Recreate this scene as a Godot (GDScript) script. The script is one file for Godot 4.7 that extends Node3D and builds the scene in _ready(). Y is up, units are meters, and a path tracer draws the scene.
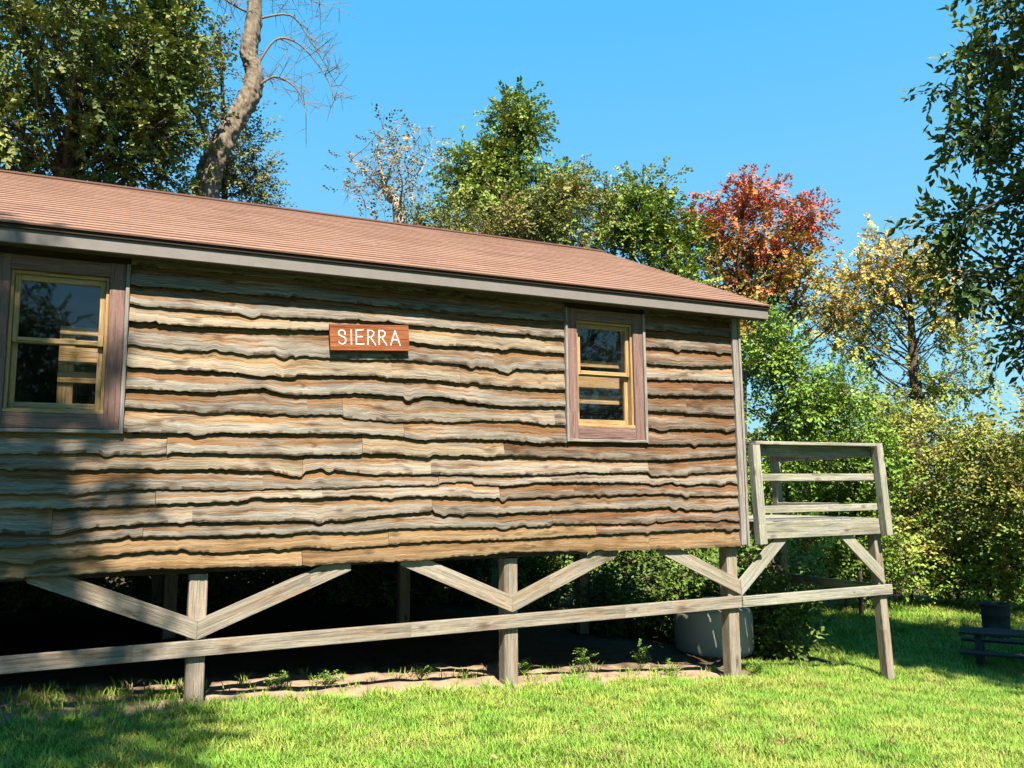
extends Node3D
# A board-sided cabin on posts at the edge of a wood. The long front wall lies in the plane z = 0, its right corner at x = 0.

const SUN := Vector3(-0.117, 0.788, 0.604)   # towards the sun
var used := {}
var M := {}
var rng := RandomNumberGenerator.new()
var noise := FastNoiseLite.new()

func V(x, y, z) -> Vector3:
	return Vector3(x, y, z)

# ---------------------------------------------------------------- naming
func numbered(called: String) -> String:
	var n: int = used.get(called, -1) + 1
	used[called] = n
	return called if n == 0 else "%s_%03d" % [called, n]

func tag(o: Node, label: String, category: String, group := "", kind := "") -> void:
	if label: o.set_meta("label", label)
	if category: o.set_meta("category", category)
	if group: o.set_meta("group", group)
	if kind: o.set_meta("kind", kind)

func thing(called: String, label: String, category: String, at := Vector3.ZERO, turn := 0.0, group := "") -> Node3D:
	var o := Node3D.new()
	o.name = numbered(called)
	add_child(o)
	o.position = at
	o.rotation.y = turn
	tag(o, label, category, group)
	return o

func put(parent: Node, o: Node, called: String) -> void:
	if parent == self:
		o.name = numbered(called)
	else:
		var k := 0
		var nm := called
		while parent.has_node(NodePath(nm)):
			k += 1
			nm = "%s_%03d" % [called, k]
		o.name = nm
	parent.add_child(o)

func part(parent: Node, called: String, st, m: Material) -> MeshInstance3D:
	var o := MeshInstance3D.new()
	if st is SurfaceTool:
		st.generate_normals()
		o.mesh = st.commit()
	else:
		o.mesh = st
	o.material_override = m
	put(parent, o, called)
	return o

func node(parent: Node, called: String, at := Vector3.ZERO) -> Node3D:
	var o := Node3D.new()
	put(parent, o, called)
	o.position = at
	return o

# ---------------------------------------------------------------- shapes
func tool() -> SurfaceTool:
	var st := SurfaceTool.new()
	st.begin(Mesh.PRIMITIVE_TRIANGLES)
	st.set_color(Color.WHITE)
	st.set_smooth_group(-1)
	return st

func quad(st: SurfaceTool, a: Vector3, b: Vector3, c: Vector3, d: Vector3, ua := Vector2(0, 0), ub := Vector2(1, 0), uc := Vector2(1, 1), ud := Vector2(0, 1)) -> void:
	for k in [[a, ua], [b, ub], [c, uc], [a, ua], [c, uc], [d, ud]]:
		st.set_uv(k[1])
		st.add_vertex(k[0])

# rows of points, clockwise when rows run up and points run right on the side that is seen
func grid(st: SurfaceTool, P: Array, U: Array, smooth := 0) -> void:
	st.set_smooth_group(smooth)
	for j in P.size() - 1:
		for i in P[j].size() - 1:
			quad(st, P[j][i], P[j + 1][i], P[j + 1][i + 1], P[j][i + 1], U[j][i], U[j + 1][i], U[j + 1][i + 1], U[j][i + 1])

# a squared timber with eased edges from p to q: w across, h along `up`
func beam(st: SurfaceTool, p: Vector3, q: Vector3, w: float, h: float, up := Vector3.UP, ease_ := 0.005, tint := 1.0) -> void:
	var ax := (q - p).normalized()
	var side := ax.cross(up).normalized()
	var u := side.cross(ax).normalized()
	var e := minf(ease_, minf(w, h) * 0.3)
	var S := [[-w / 2, -h / 2 + e], [-w / 2, h / 2 - e], [-w / 2 + e, h / 2], [w / 2 - e, h / 2], [w / 2, h / 2 - e], [w / 2, -h / 2 + e], [w / 2 - e, -h / 2], [-w / 2 + e, -h / 2]]
	var L := p.distance_to(q)
	var o := rng.randf()
	var o2 := rng.randf()
	st.set_smooth_group(-1)
	st.set_color(Color(tint, tint, tint))
	var per := 0.0
	for k in 8:
		var a: Array = S[k]
		var b: Array = S[(k + 1) % 8]
		var A: Vector3 = side * a[0] + u * a[1]
		var B: Vector3 = side * b[0] + u * b[1]
		var d := A.distance_to(B)
		var v0 := o2 + per / 0.4
		var v1 := o2 + (per + d) / 0.4
		quad(st, p + A, q + A, q + B, p + B, Vector2(o, v0), Vector2(o + L / 2.0, v0), Vector2(o + L / 2.0, v1), Vector2(o, v1))
		per += d
		if k > 0 and k < 7:
			var Z: Vector3 = side * S[0][0] + u * S[0][1]
			for t in [[p + Z, p + A, p + B], [q + Z, q + B, q + A]]:
				for x in t:
					st.set_uv(Vector2(o, o2) + Vector2((x - p).dot(side), (x - p).dot(u)) * 0.6)
					st.add_vertex(x)
	st.set_color(Color.WHITE)

func box(st: SurfaceTool, a: Vector3, b: Vector3, tint := 1.0) -> void:   # between two corners; the longest side is the grain
	var lo := a.min(b)
	var hi := a.max(b)
	var s := hi - lo
	var c := (lo + hi) / 2
	if s.x >= s.y and s.x >= s.z: beam(st, V(lo.x, c.y, c.z), V(hi.x, c.y, c.z), s.z, s.y, Vector3.UP, 0.004, tint)
	elif s.y >= s.z: beam(st, V(c.x, lo.y, c.z), V(c.x, hi.y, c.z), s.x, s.z, Vector3.BACK, 0.004, tint)
	else: beam(st, V(c.x, c.y, lo.z), V(c.x, c.y, hi.z), s.x, s.y, Vector3.UP, 0.004, tint)

func tube(st: SurfaceTool, pts: Array, radii: Array, sides := 7, bump := 0.0) -> void:
	st.set_smooth_group(0)
	var rows := []
	var us := []
	var run := 0.0
	var ref := V(0.31, 0.2, 0.93)
	for k in pts.size():
		var d: Vector3 = pts[mini(k + 1, pts.size() - 1)] - pts[maxi(k - 1, 0)]
		d = d.normalized()
		if absf(d.dot(ref)) > 0.95: ref = V(0.9, 0.3, 0.1)
		var x := d.cross(ref).normalized()
		var y := x.cross(d)
		if k > 0: run += pts[k].distance_to(pts[k - 1])
		var row := []
		var ur := []
		for s in sides + 1:
			var an := TAU * s / sides
			var dir := x * cos(an) + y * sin(an)
			var r: float = radii[k]
			if bump > 0: r *= 1.0 + bump * (noise.get_noise_3dv((pts[k] + dir * r) * V(17.0, 2.6, 17.0)) + 0.4 * noise.get_noise_3dv((pts[k] + dir * r) * V(30.0, 12.0, 30.0)))
			row.append(pts[k] + dir * r)
			ur.append(Vector2(float(s) / sides, run * 0.5))
		rows.append(row)
		us.append(ur)
	grid(st, rows, us, 0)

func spline(pts: Array, radii: Array, n: int) -> Array:   # [points, radii] along a smooth curve
	var P := []
	var R := []
	for k in pts.size() - 1:
		for j in n:
			var t := float(j) / n
			P.append(pts[k].cubic_interpolate(pts[k + 1], pts[maxi(k - 1, 0)], pts[mini(k + 2, pts.size() - 1)], t))
			R.append(lerpf(radii[k], radii[k + 1], t))
	P.append(pts[-1])
	R.append(radii[-1])
	return [P, R]

# ---------------------------------------------------------------- materials
func mat(c: Color, rough := 0.85) -> StandardMaterial3D:   # c is linear
	var m := StandardMaterial3D.new()
	m.albedo_color = c.linear_to_srgb()
	m.roughness = rough
	m.metallic_specular = 0.3
	return m

func noisy(w: int, h: int, f: Callable) -> Image:
	var d := PackedByteArray()
	d.resize(w * h * 3)
	var k := 0
	for y in h:
		for x in w:
			var c: Color = f.call(x, y)
			c = c.clamp().linear_to_srgb()
			d[k] = int(c.r * 255.0); d[k + 1] = int(c.g * 255.0); d[k + 2] = int(c.b * 255.0)
			k += 3
	return Image.create_from_data(w, h, false, Image.FORMAT_RGB8, d)

func fnoise(s: int, freq := 1.0, oct := 3) -> FastNoiseLite:
	var n := FastNoiseLite.new()
	n.seed = s
	n.frequency = freq
	n.fractal_octaves = oct
	n.noise_type = FastNoiseLite.TYPE_SIMPLEX_SMOOTH
	return n

# sawn or live-edge board: u along the grain (metres), v across (0 top, 1 bottom). warm: how much unweathered wood is left towards the top edge
func wood(s: int, w: int, h: int, metres: float, wide: float, grey: Color, brown: Color, warm: float, bias: float, knots: int, contrast := 1.0, bark := false) -> StandardMaterial3D:
	var a := fnoise(s, 1.0, 3)
	var b := fnoise(s + 7, 1.0, 2)
	var p := fnoise(s + 13, 1.0, 4)
	var r := RandomNumberGenerator.new()
	r.seed = s * 31 + 5
	var K := []
	for k in knots: K.append([r.randf() * metres, r.randf_range(0.15, 0.85) * wide, r.randf_range(0.007, 0.024)])
	var hgt := PackedByteArray()
	hgt.resize(w * h)
	var img := noisy(w, h, func(x, y):
		var u := float(x) / w * metres
		var v := float(y) / h * wide
		var kn := 0.0
		var ring := 0.0
		var vv := v
		for q in K:
			var dx: float = (u - q[0]) / (q[2] * 2.2)
			var dy: float = (v - q[1]) / q[2]
			var dd := dx * dx + dy * dy
			if dd < 20.0:
				vv += signf(dy) * q[2] * 0.7 * exp(-dd * 0.25)
				if dd < 1.3: kn = maxf(kn, 1.0 - dd / 1.3)
				ring = maxf(ring, exp(-absf(dd - 1.3) * 1.5))
		var g := a.get_noise_2d(u * 1.6, vv * 55.0)
		var f := b.get_noise_2d(u * 7.0, vv * 320.0)
		var crack := clampf((b.get_noise_2d(u * 1.3 + 40.0, vv * 130.0) - 0.42) * 6.0, 0.0, 1.0)
		var up := 1.0 - v / wide
		var m := smoothstep(0.26, 0.74, 0.5 + bias + p.get_noise_2d(u * 0.9, vv * 22.0) * 0.55 + p.get_noise_2d(u * 4.0 + 9.0, vv * 70.0) * 0.22 + (up - 0.5) * warm)
		var c := grey.lerp(brown, m)
		var l := 1.0 + contrast * (0.30 * g + 0.26 * f + 0.25 * p.get_noise_2d(u * 0.6 + 30.0, v * 3.0))
		l *= 1.0 - 0.62 * crack
		l *= 1.0 - 0.35 * kn - 0.22 * ring
		var stain := smoothstep(0.12, 0.55, p.get_noise_2d(u * 1.1 + 200.0, vv * 9.0))
		l *= 1.0 - 0.33 * stain * minf(contrast, 1.0)
		var spot := p.get_noise_2d(u * 14.0 + 70.0, v * 60.0)
		if spot > 0.40: l *= 1.25
		hgt[y * w + x] = int(clampf(128.0 + 60.0 * g + 55.0 * f - 90.0 * crack + 25.0 * kn, 0, 255))
		if kn > 0.0: c = c.lerp(Color(0.16, 0.085, 0.045), kn * 0.45)
		if bark and up < 0.10 + 0.10 * a.get_noise_2d(u * 9.0, 77.0) and p.get_noise_2d(u * 2.2, 140.0) > 0.02: c = c.lerp(Color(0.06, 0.04, 0.027), 0.75)
		return Color(c.r * l, c.g * l, c.b * l))
	var m := StandardMaterial3D.new()
	m.albedo_texture = ImageTexture.create_from_image(img)
	var hi := Image.create_from_data(w, h, false, Image.FORMAT_L8, hgt)
	hi.convert(Image.FORMAT_RGBA8)
	hi.bump_map_to_normal_map(3.0)
	m.normal_enabled = true
	m.normal_texture = ImageTexture.create_from_image(hi)
	m.normal_scale = 0.7
	m.roughness = 0.9
	m.metallic_specular = 0.2
	m.vertex_color_use_as_albedo = true
	return m

# even colour broken by grain and blotches, mapped in three planes
func grainy(s: int, c: Color, c2: Color, size: float, stretch := 1.0, rough := 0.9) -> StandardMaterial3D:
	var a := fnoise(s, 1.0, 4)
	var img := noisy(256, 256, func(x, y):
		var t := 0.5 + 0.7 * a.get_noise_2d(x * 0.03, y * 0.03 * stretch) + 0.35 * a.get_noise_2d(x * 0.3 + 50, y * 0.3 * stretch)
		return c.lerp(c2, clampf(t, 0, 1)))
	var m := StandardMaterial3D.new()
	m.albedo_texture = ImageTexture.create_from_image(img)
	m.uv1_triplanar = true
	m.uv1_scale = Vector3.ONE / size
	m.roughness = rough
	m.metallic_specular = 0.25
	m.vertex_color_use_as_albedo = true
	return m

# ---------------------------------------------------------------- ground
const PROFILE := [[-40.0, 0.6], [-12.0, 0.35], [-8.0, 0.25], [-5.0, 0.12], [-2.5, -0.01], [0.0, -0.24], [1.83, -0.45], [5.0, -0.57], [9.0, -0.67], [20.0, -0.8], [60.0, -1.2]]
func rise(x: float, z: float) -> float:
	var y: float = PROFILE[0][1]
	for k in PROFILE.size() - 1:
		var a: Array = PROFILE[k]
		var b: Array = PROFILE[k + 1]
		if x >= a[0]: y = lerpf(a[1], b[1], clampf((x - a[0]) / (b[0] - a[0]), 0, 1))
	y -= 0.25 * exp(-((x - 5.0) ** 2 + z * z) / 2.5)
	if z < 0.3: y += 0.03 * smoothstep(0.3, -0.7, z) * (1.0 if z > -6 else 0.5)
	y += 0.020 * noise.get_noise_2d(x * 1.7, z * 1.7) + 0.012 * noise.get_noise_2d(x * 6.0, z * 6.0)
	if z < 0.2 and z > -6.0 and x < 1.0: y += 0.018 * noise.get_noise_2d(x * 16.0, z * 22.0)
	return y

func bare(x: float, z: float) -> float:   # 1 where the soil lies bare
	var edge := (0.08 if x < -2.2 else -0.04) + 0.16 * noise.get_noise_2d(x * 3.0 + 20.0, 3.0) + 0.09 * noise.get_noise_2d(x * 11.0, 9.0)
	if x < -5.2: edge += 0.10
	var t := smoothstep(0.10, -0.08, z - edge)
	if x > -0.3: t *= smoothstep(0.7, -0.3, x)
	return t

# ---------------------------------------------------------------- foliage
# one spray: a thin twig set with leaves. n leaves of length l, width w; fold lifts the halves
func spray(s: int, n: int, twig: float, l: float, w: float, droop: float, ovate := false) -> ArrayMesh:
	var r := RandomNumberGenerator.new()
	r.seed = s
	var st := tool()
	for k in n:
		var t := (k + 0.6) / n
		var side := 1.0 if k % 2 == 0 else -1.0
		var at := V(t * twig, -droop * t * t * twig + r.randf_range(-0.03, 0.03), r.randf_range(-0.02, 0.02))
		var yaw := side * r.randf_range(0.5, 1.4)
		if k == n - 1: yaw = 0.0
		var b := Basis(Vector3.UP, -yaw) * Basis(Vector3.BACK, r.randf_range(-0.9, 0.25)) * Basis(Vector3.RIGHT, r.randf_range(-0.8, 0.8))
		var sc := r.randf_range(0.75, 1.2)
		var g := r.randf_range(0.75, 1.25)
		st.set_color(Color(g, g, g * r.randf_range(0.8, 1.2)))
		var A := at
		var T := at + b * V(l * sc, 0, 0)
		var Lf := at + b * V(l * sc * 0.45, 0.012, w * sc / 2)
		var Rt := at + b * V(l * sc * 0.45, 0.012, -w * sc / 2)
		if ovate:
			var L2 := at + b * V(l * sc * 0.78, 0.004, w * sc * 0.27)
			var R2 := at + b * V(l * sc * 0.78, 0.004, -w * sc * 0.27)
			var Mi := at + b * V(l * sc * 0.6, -0.004, 0)
			for tri in [[A, Lf, Mi], [Lf, L2, Mi], [L2, T, Mi], [T, R2, Mi], [R2, Rt, Mi], [Rt, A, Mi]]:
				for p in tri: st.add_vertex(p)
		else:
			for tri in [[A, Lf, T], [A, T, Rt]]:
				for p in tri: st.add_vertex(p)
	st.generate_normals()
	return st.commit()

func flora(base: Color, through := 0.5) -> StandardMaterial3D:
	var m := StandardMaterial3D.new()
	m.albedo_color = base.linear_to_srgb()
	m.vertex_color_use_as_albedo = true
	m.roughness = 0.55
	m.metallic_specular = 0.35
	m.backlight_enabled = true
	m.backlight = Color(through, through, through * 0.7)
	m.cull_mode = BaseMaterial3D.CULL_DISABLED
	return m

func scatter(parent: Node, called: String, mesh: Mesh, m: Material, xf: Array, cols: Array) -> MultiMeshInstance3D:
	var mm := MultiMesh.new()
	mm.transform_format = MultiMesh.TRANSFORM_3D
	mm.use_colors = true
	mm.mesh = mesh
	mm.instance_count = xf.size()
	for k in xf.size():
		mm.set_instance_transform(k, xf[k])
		mm.set_instance_color(k, cols[k])
	var o := MultiMeshInstance3D.new()
	o.multimesh = mm
	o.material_override = m
	put(parent, o, called)
	if parent != self: o.set_meta("kind", "stuff")
	return o

func around() -> Vector3:
	var v := V(rng.randfn(), rng.randfn(), rng.randfn())
	return v.normalized() if v.length() > 0.01 else Vector3.UP

# lobes: [x, y, z, rx, ry, n clusters]; each cluster holds `per` sprays within radius cr. hues: linear colours, hue(y share, random) picks
func crown(parent: Node, trunk_pts: Array, trunk_r: Array, lobes: Array, cr: float, per: int, mesh: Mesh, m: Material, bark: Material, hue: Callable, limb := 0.05, called := "crown", depth := 1.0) -> void:
	var o: Vector3 = parent.position
	var st := tool()
	var sp := spline(trunk_pts, trunk_r, 5)
	var P: Array = sp[0]
	var R: Array = sp[1]
	tube(st, P.map(func(p): return p - o), R, 9, 0.18)
	var xf := []
	var cols := []
	var ends := []
	for lb in lobes:
		var c := V(lb[0], lb[1], lb[2])
		for k in int(lb[5]):
			var d := around()
			var rr := pow(rng.randf(), 0.45)
			var q := c + V(d.x * lb[3] * rr, d.y * lb[4] * rr, d.z * lb[3] * rr * depth)
			# the limb that carries the cluster
			var want: float = q.y - rng.randf_range(0.7, 1.5) * V(q.x - P[-1].x, 0, q.z - P[-1].z).length()
			var best := P.size() - 1
			for j in P.size():
				if P[j].y >= want:
					best = j
					break
			best = maxi(best, int(P.size() * rng.randf_range(0.28, 0.62)))
			var a: Vector3 = P[best]
			var from := R[best] as float
			if rng.randf() < 0.65:   # forks from a neighbouring branch rather than from the trunk
				var near := 1.6
				for e in ends:
					var dist: float = q.distance_to(e) + (0.5 if e.y > q.y + 0.1 else 0.0)
					if dist < near:
						near = dist
						a = e
						from = 0.022
			ends.append(q)
			var mid := (a + q) / 2 + V(rng.randf_range(-0.2, 0.2), -0.05 * a.distance_to(q), rng.randf_range(-0.2, 0.2))
			var r0 := minf(limb * (0.4 + 0.25 * a.distance_to(q)), from * 0.6)
			var ln := spline([a - o, mid - o, q - o], [r0, r0 * 0.55, 0.007], 4)
			tube(st, ln[0], ln[1], 5)
			for t in 4:
				var e := q + around() * cr * 0.8
				tube(st, [q - o, (q + e) / 2 - o + V(0, 0.03, 0), e - o], [0.008, 0.005, 0.003], 3)
			var tone := rng.randf_range(0.75, 1.25)
			var rnd := rng.randf()
			var size := rng.randf_range(0.65, 1.15) * cr
			for s in per:
				var dd := around()
				var sr := size * pow(rng.randf(), 0.5)
				var at := q + V(dd.x, dd.y * 0.75, dd.z) * sr
				var out := (dd + V(0, 0.1, 0) + around() * 0.5).normalized()
				var up := (V(0, 1.0, 0) + around() * 0.55 + SUN * 0.3 + dd * 0.35).normalized()
				var z := out.cross(up)
				if z.length() < 0.05: z = Vector3.BACK
				z = z.normalized()
				var y := z.cross(out).normalized()
				var sc := rng.randf_range(0.75, 1.25)
				xf.append(Transform3D(Basis(out * sc, y * sc, z * sc), at - o))
				var h: Color = hue.call(at, rnd)
				var j2 := tone * rng.randf_range(0.8, 1.2)
				cols.append(Color(h.r * j2, h.g * j2, h.b * j2))
	part(parent, "trunk", st, bark)
	scatter(parent, called, mesh, m, xf, cols)

func pick(hs: Array) -> Callable:
	return func(_p, r):
		var k := r * (hs.size() - 1) as float
		var i := int(k)
		return hs[i].lerp(hs[mini(i + 1, hs.size() - 1)], k - i)

# ---------------------------------------------------------------- the cabin's front
# lower edges of the siding courses, from the bottom up: x, y, x, y, ...
const COURSES := [
[-6.21,1.065, -5.85,1.074, -5.25,1.091, -5.09,1.081, -4.95,1.083, -4.25,1.061, -4.19,1.049, -4.13,1.058, -4.00,1.067, -3.47,1.057, -3.23,1.062, -2.99,1.072, -2.52,1.086, -1.93,1.073, -1.79,1.054, -1.72,1.073, -1.56,1.058, -0.76,1.043, -0.06,1.044],
[-6.21,1.185, -6.03,1.157, -5.93,1.183, -5.61,1.193, -5.32,1.214, -4.85,1.186, -4.21,1.202, -4.04,1.175, -3.67,1.190, -3.23,1.209, -3.04,1.203, -2.45,1.196, -1.93,1.210, -1.60,1.208, -0.70,1.216, -0.05,1.206],
[-6.22,1.260, -5.93,1.275, -5.64,1.294, -5.29,1.312, -4.74,1.301, -4.62,1.308, -4.35,1.300, -4.25,1.312, -3.84,1.295, -3.55,1.317, -3.04,1.309, -2.67,1.300, -2.61,1.274, -2.54,1.299, -2.16,1.294, -2.14,1.310, -1.60,1.296, -1.14,1.283, -0.93,1.305, -0.04,1.283],
[-6.22,1.363, -5.98,1.342, -5.91,1.349, -5.88,1.345, -5.69,1.386, -5.30,1.406, -5.03,1.404, -4.77,1.396, -4.62,1.399, -4.25,1.393, -3.95,1.390, -3.68,1.423, -3.24,1.444, -3.23,1.421, -3.04,1.415, -2.67,1.407, -1.60,1.428, -1.18,1.420, -0.92,1.433, -0.54,1.394, -0.03,1.407],
[-6.23,1.518, -5.92,1.512, -5.62,1.520, -5.30,1.528, -4.71,1.546, -4.63,1.571, -4.54,1.558, -4.26,1.558, -3.76,1.565, -3.59,1.540, -3.52,1.560, -3.03,1.553, -2.65,1.531, -2.41,1.531, -2.26,1.546, -2.11,1.532, -1.90,1.552, -1.59,1.552, -0.97,1.556, -0.63,1.533, -0.03,1.523],
[-6.24,1.615, -5.93,1.616, -5.81,1.597, -5.76,1.616, -5.64,1.629, -5.30,1.641, -4.66,1.626, -4.48,1.637, -4.26,1.637, -4.04,1.630, -3.65,1.651, -3.19,1.652, -3.17,1.672, -2.89,1.675, -2.87,1.653, -2.52,1.639, -2.28,1.667, -1.59,1.661, -1.19,1.653, -1.06,1.630, -0.87,1.664, -0.68,1.627, -0.48,1.649, -0.28,1.624, -0.18,1.660, -0.02,1.622],
[-6.25,1.775, -5.70,1.772, -5.55,1.784, -5.31,1.777, -4.93,1.780, -4.54,1.766, -4.29,1.718, -4.27,1.758, -4.14,1.786, -3.90,1.758, -3.71,1.737, -3.44,1.743, -3.03,1.736, -2.66,1.732, -2.15,1.735, -1.79,1.760, -1.64,1.748, -1.13,1.757, -1.11,1.720, -0.70,1.719, -0.64,1.744, -0.01,1.766],
[-6.25,1.879, -5.92,1.877, -5.77,1.888, -5.56,1.876, -5.31,1.877, -5.25,1.882, -5.21,1.898, -4.49,1.893, -4.34,1.883, -4.26,1.891, -3.83,1.895, -3.82,1.906, -3.56,1.903, -3.36,1.882, -3.28,1.875, -3.23,1.900, -3.03,1.886, -2.97,1.903, -2.75,1.883, -2.55,1.898, -1.97,1.888, -1.58,1.869, -0.94,1.868, -0.07,1.922],
[-6.26,2.029, -5.51,2.037, -5.35,2.037, -5.09,2.035, -5.06,2.012, -4.94,2.041, -4.55,2.045, -4.27,2.049, -3.69,2.054, -3.44,2.033, -3.30,2.013, -3.24,2.026, -3.03,2.033, -2.60,2.032, -2.27,2.007, -1.98,2.016, -1.58,2.026, -1.13,2.016, -0.63,2.022, -0.59,1.994, -0.54,2.023, -0.06,2.032],
[-5.51,2.206, -5.21,2.197, -4.98,2.181, -4.80,2.199, -4.49,2.183, -3.99,2.201, -3.97,2.182, -3.55,2.160, -3.30,2.176, -3.05,2.170, -2.79,2.194, -2.43,2.194, -2.15,2.167, -1.98,2.176, -1.14,2.172, -0.95,2.134, -0.87,2.160, -0.26,2.163, -0.19,2.140, -0.08,2.167],
[-5.51,2.338, -4.96,2.334, -4.77,2.362, -4.58,2.380, -4.50,2.357, -4.44,2.343, -4.16,2.347, -3.85,2.376, -3.49,2.364, -3.43,2.341, -3.30,2.373, -3.16,2.377, -2.86,2.331, -2.69,2.319, -2.55,2.314, -1.98,2.334, -1.14,2.327, -0.59,2.314, -0.07,2.309],
[-5.51,2.497, -5.10,2.495, -4.78,2.496, -4.60,2.471, -4.50,2.495, -3.73,2.523, -3.62,2.511, -3.30,2.518, -2.90,2.497, -2.39,2.483, -1.97,2.483, -1.15,2.473, -0.10,2.503],
[-5.51,2.658, -5.23,2.637, -4.82,2.646, -4.72,2.628, -4.50,2.648, -4.45,2.618, -4.29,2.650, -3.90,2.641, -3.47,2.666, -3.30,2.661, -2.97,2.656, -2.68,2.636, -2.55,2.598, -2.48,2.646, -2.18,2.645, -1.98,2.655, -1.15,2.612, -0.58,2.631, -0.09,2.640],
[-5.51,2.823, -5.00,2.816, -4.51,2.841, -4.10,2.865, -3.45,2.820, -3.30,2.812, -3.14,2.805, -2.84,2.817, -2.61,2.800, -2.50,2.825, -2.18,2.809, -1.97,2.812, -1.16,2.766, -0.54,2.763, -0.08,2.803],
[-5.52,2.949, -5.45,2.939, -4.97,2.942, -4.51,2.935, -4.10,2.951, -3.62,2.964, -3.45,2.954, -3.30,2.953, -2.78,2.951, -2.17,2.943, -1.97,2.944, -1.16,2.922, -0.81,2.927, -0.07,2.922],
[-5.5,3.085, -4.2,3.10, -3.0,3.08, -1.9,3.095, -0.1,3.09],
[-5.5,3.235, -4.0,3.24, -2.0,3.23, -0.1,3.235]]
const JOINTS := {0: [-8.9, -4.27], 1: [-7.4, -3.6, -1.7], 2: [-8.1, -5.37, -2.14], 3: [-5.93, -3.24], 4: [-7.9, -5.3, -2.64], 5: [-7.0, -3.18], 6: [-8.3, -4.28, -1.12], 7: [-5.24, -3.82, -2.59], 8: [-3.48], 9: [-3.98], 11: [-2.99], 13: [-4.4]}
const OPENINGS := [[-6.26, -5.655], [-1.86, -1.255]]   # the two windows, between their jambs
const SILL := 2.165
const HEAD := 3.13
const LEFT_END := -13.0
const BACK := -5.76

func edge(k: int, x: float) -> float:
	var c: Array = COURSES[k]
	var y: float = c[1]
	var i := 0
	while i + 3 < c.size():
		if x >= c[i]: y = lerpf(c[i + 1], c[i + 3], clampf((x - c[i]) / maxf(c[i + 2] - c[i], 0.001), 0, 1))
		i += 2
	if x < c[0]: y = c[1] + 0.03 * noise.get_noise_2d((x - c[0]) * 1.5, k * 17.0) - 0.03 * noise.get_noise_2d(0.0, k * 17.0)
	y -= 0.022 * smoothstep(0.50, 0.72, noise.get_noise_2d(x * 3.1 + 5.0, k * 23.0))      # knots that bulge past the edge
	y += 0.014 * smoothstep(0.52, 0.70, noise.get_noise_2d(x * 4.3 + 80.0, k * 31.0))     # broken bites
	return y + 0.007 * noise.get_noise_2d(x * 14.0, k * 9.0) + 0.005 * noise.get_noise_2d(x * 45.0, k * 5.0 + 50.0)

func siding(parent: Node, x0: float, x1: float, low: Callable, high: Callable, m: Material, called := "board") -> void:
	var st := tool()
	var n := maxi(2, int((x1 - x0) / 0.022))
	var z0 := 0.072 + rng.randf_range(-0.006, 0.006)
	var s := rng.randf() * 100.0
	var o := rng.randf()
	var tint := rng.randf_range(0.82, 1.14)
	var red := rng.randf_range(0.97, 1.04)
	st.set_color(Color(tint * red, tint, tint / red))
	var F := [0.0, 0.06, 0.22, 0.45, 0.7, 1.0]
	var P := []
	var U := []
	for j in 7:
		P.append([])
		U.append([])
	for i in n + 1:
		var x := lerpf(x0, x1, float(i) / n)
		var a: float = low.call(x)
		var b: float = high.call(x) + 0.05
		var u := (x - x0) / 5.2 + o
		P[0].append(V(x, a + 0.006, z0 - 0.03))
		U[0].append(Vector2(u, 1.0))
		for j in 6:
			var f: float = F[j]
			var z := z0 - 0.050 * f - (0.006 if j == 0 else 0.0)
			if j > 0: z += 0.0035 * noise.get_noise_2d(x * 5.0 + s, f * 14.0 + s) + 0.002 * noise.get_noise_2d(x * 1.2 + s, f * 60.0)
			P[j + 1].append(V(x, lerpf(a, b, f), z))
			U[j + 1].append(Vector2(u, 1.0 - f * (b - a) / maxf(b - a - 0.05, 0.05)  if f < 0.8 else 0.02))
	grid(st, P.slice(1), U.slice(1), 0)
	grid(st, P.slice(0, 2), U.slice(0, 2), 1)
	for e in [0, n]:
		for j in 5:
			var A: Vector3 = P[j + 1][e]
			var B: Vector3 = P[j + 2][e]
			var A2 := V(A.x, A.y, A.z - 0.022)
			var B2 := V(B.x, B.y, B.z - 0.022)
			st.set_smooth_group(-1)
			if e == 0: quad(st, A2, B2, B, A, U[0][0], U[0][0], U[0][0], U[0][0])
			else: quad(st, A, B, B2, A2, U[0][e], U[0][e], U[0][e], U[0][e])
	part(parent, called, st, m)

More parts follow.
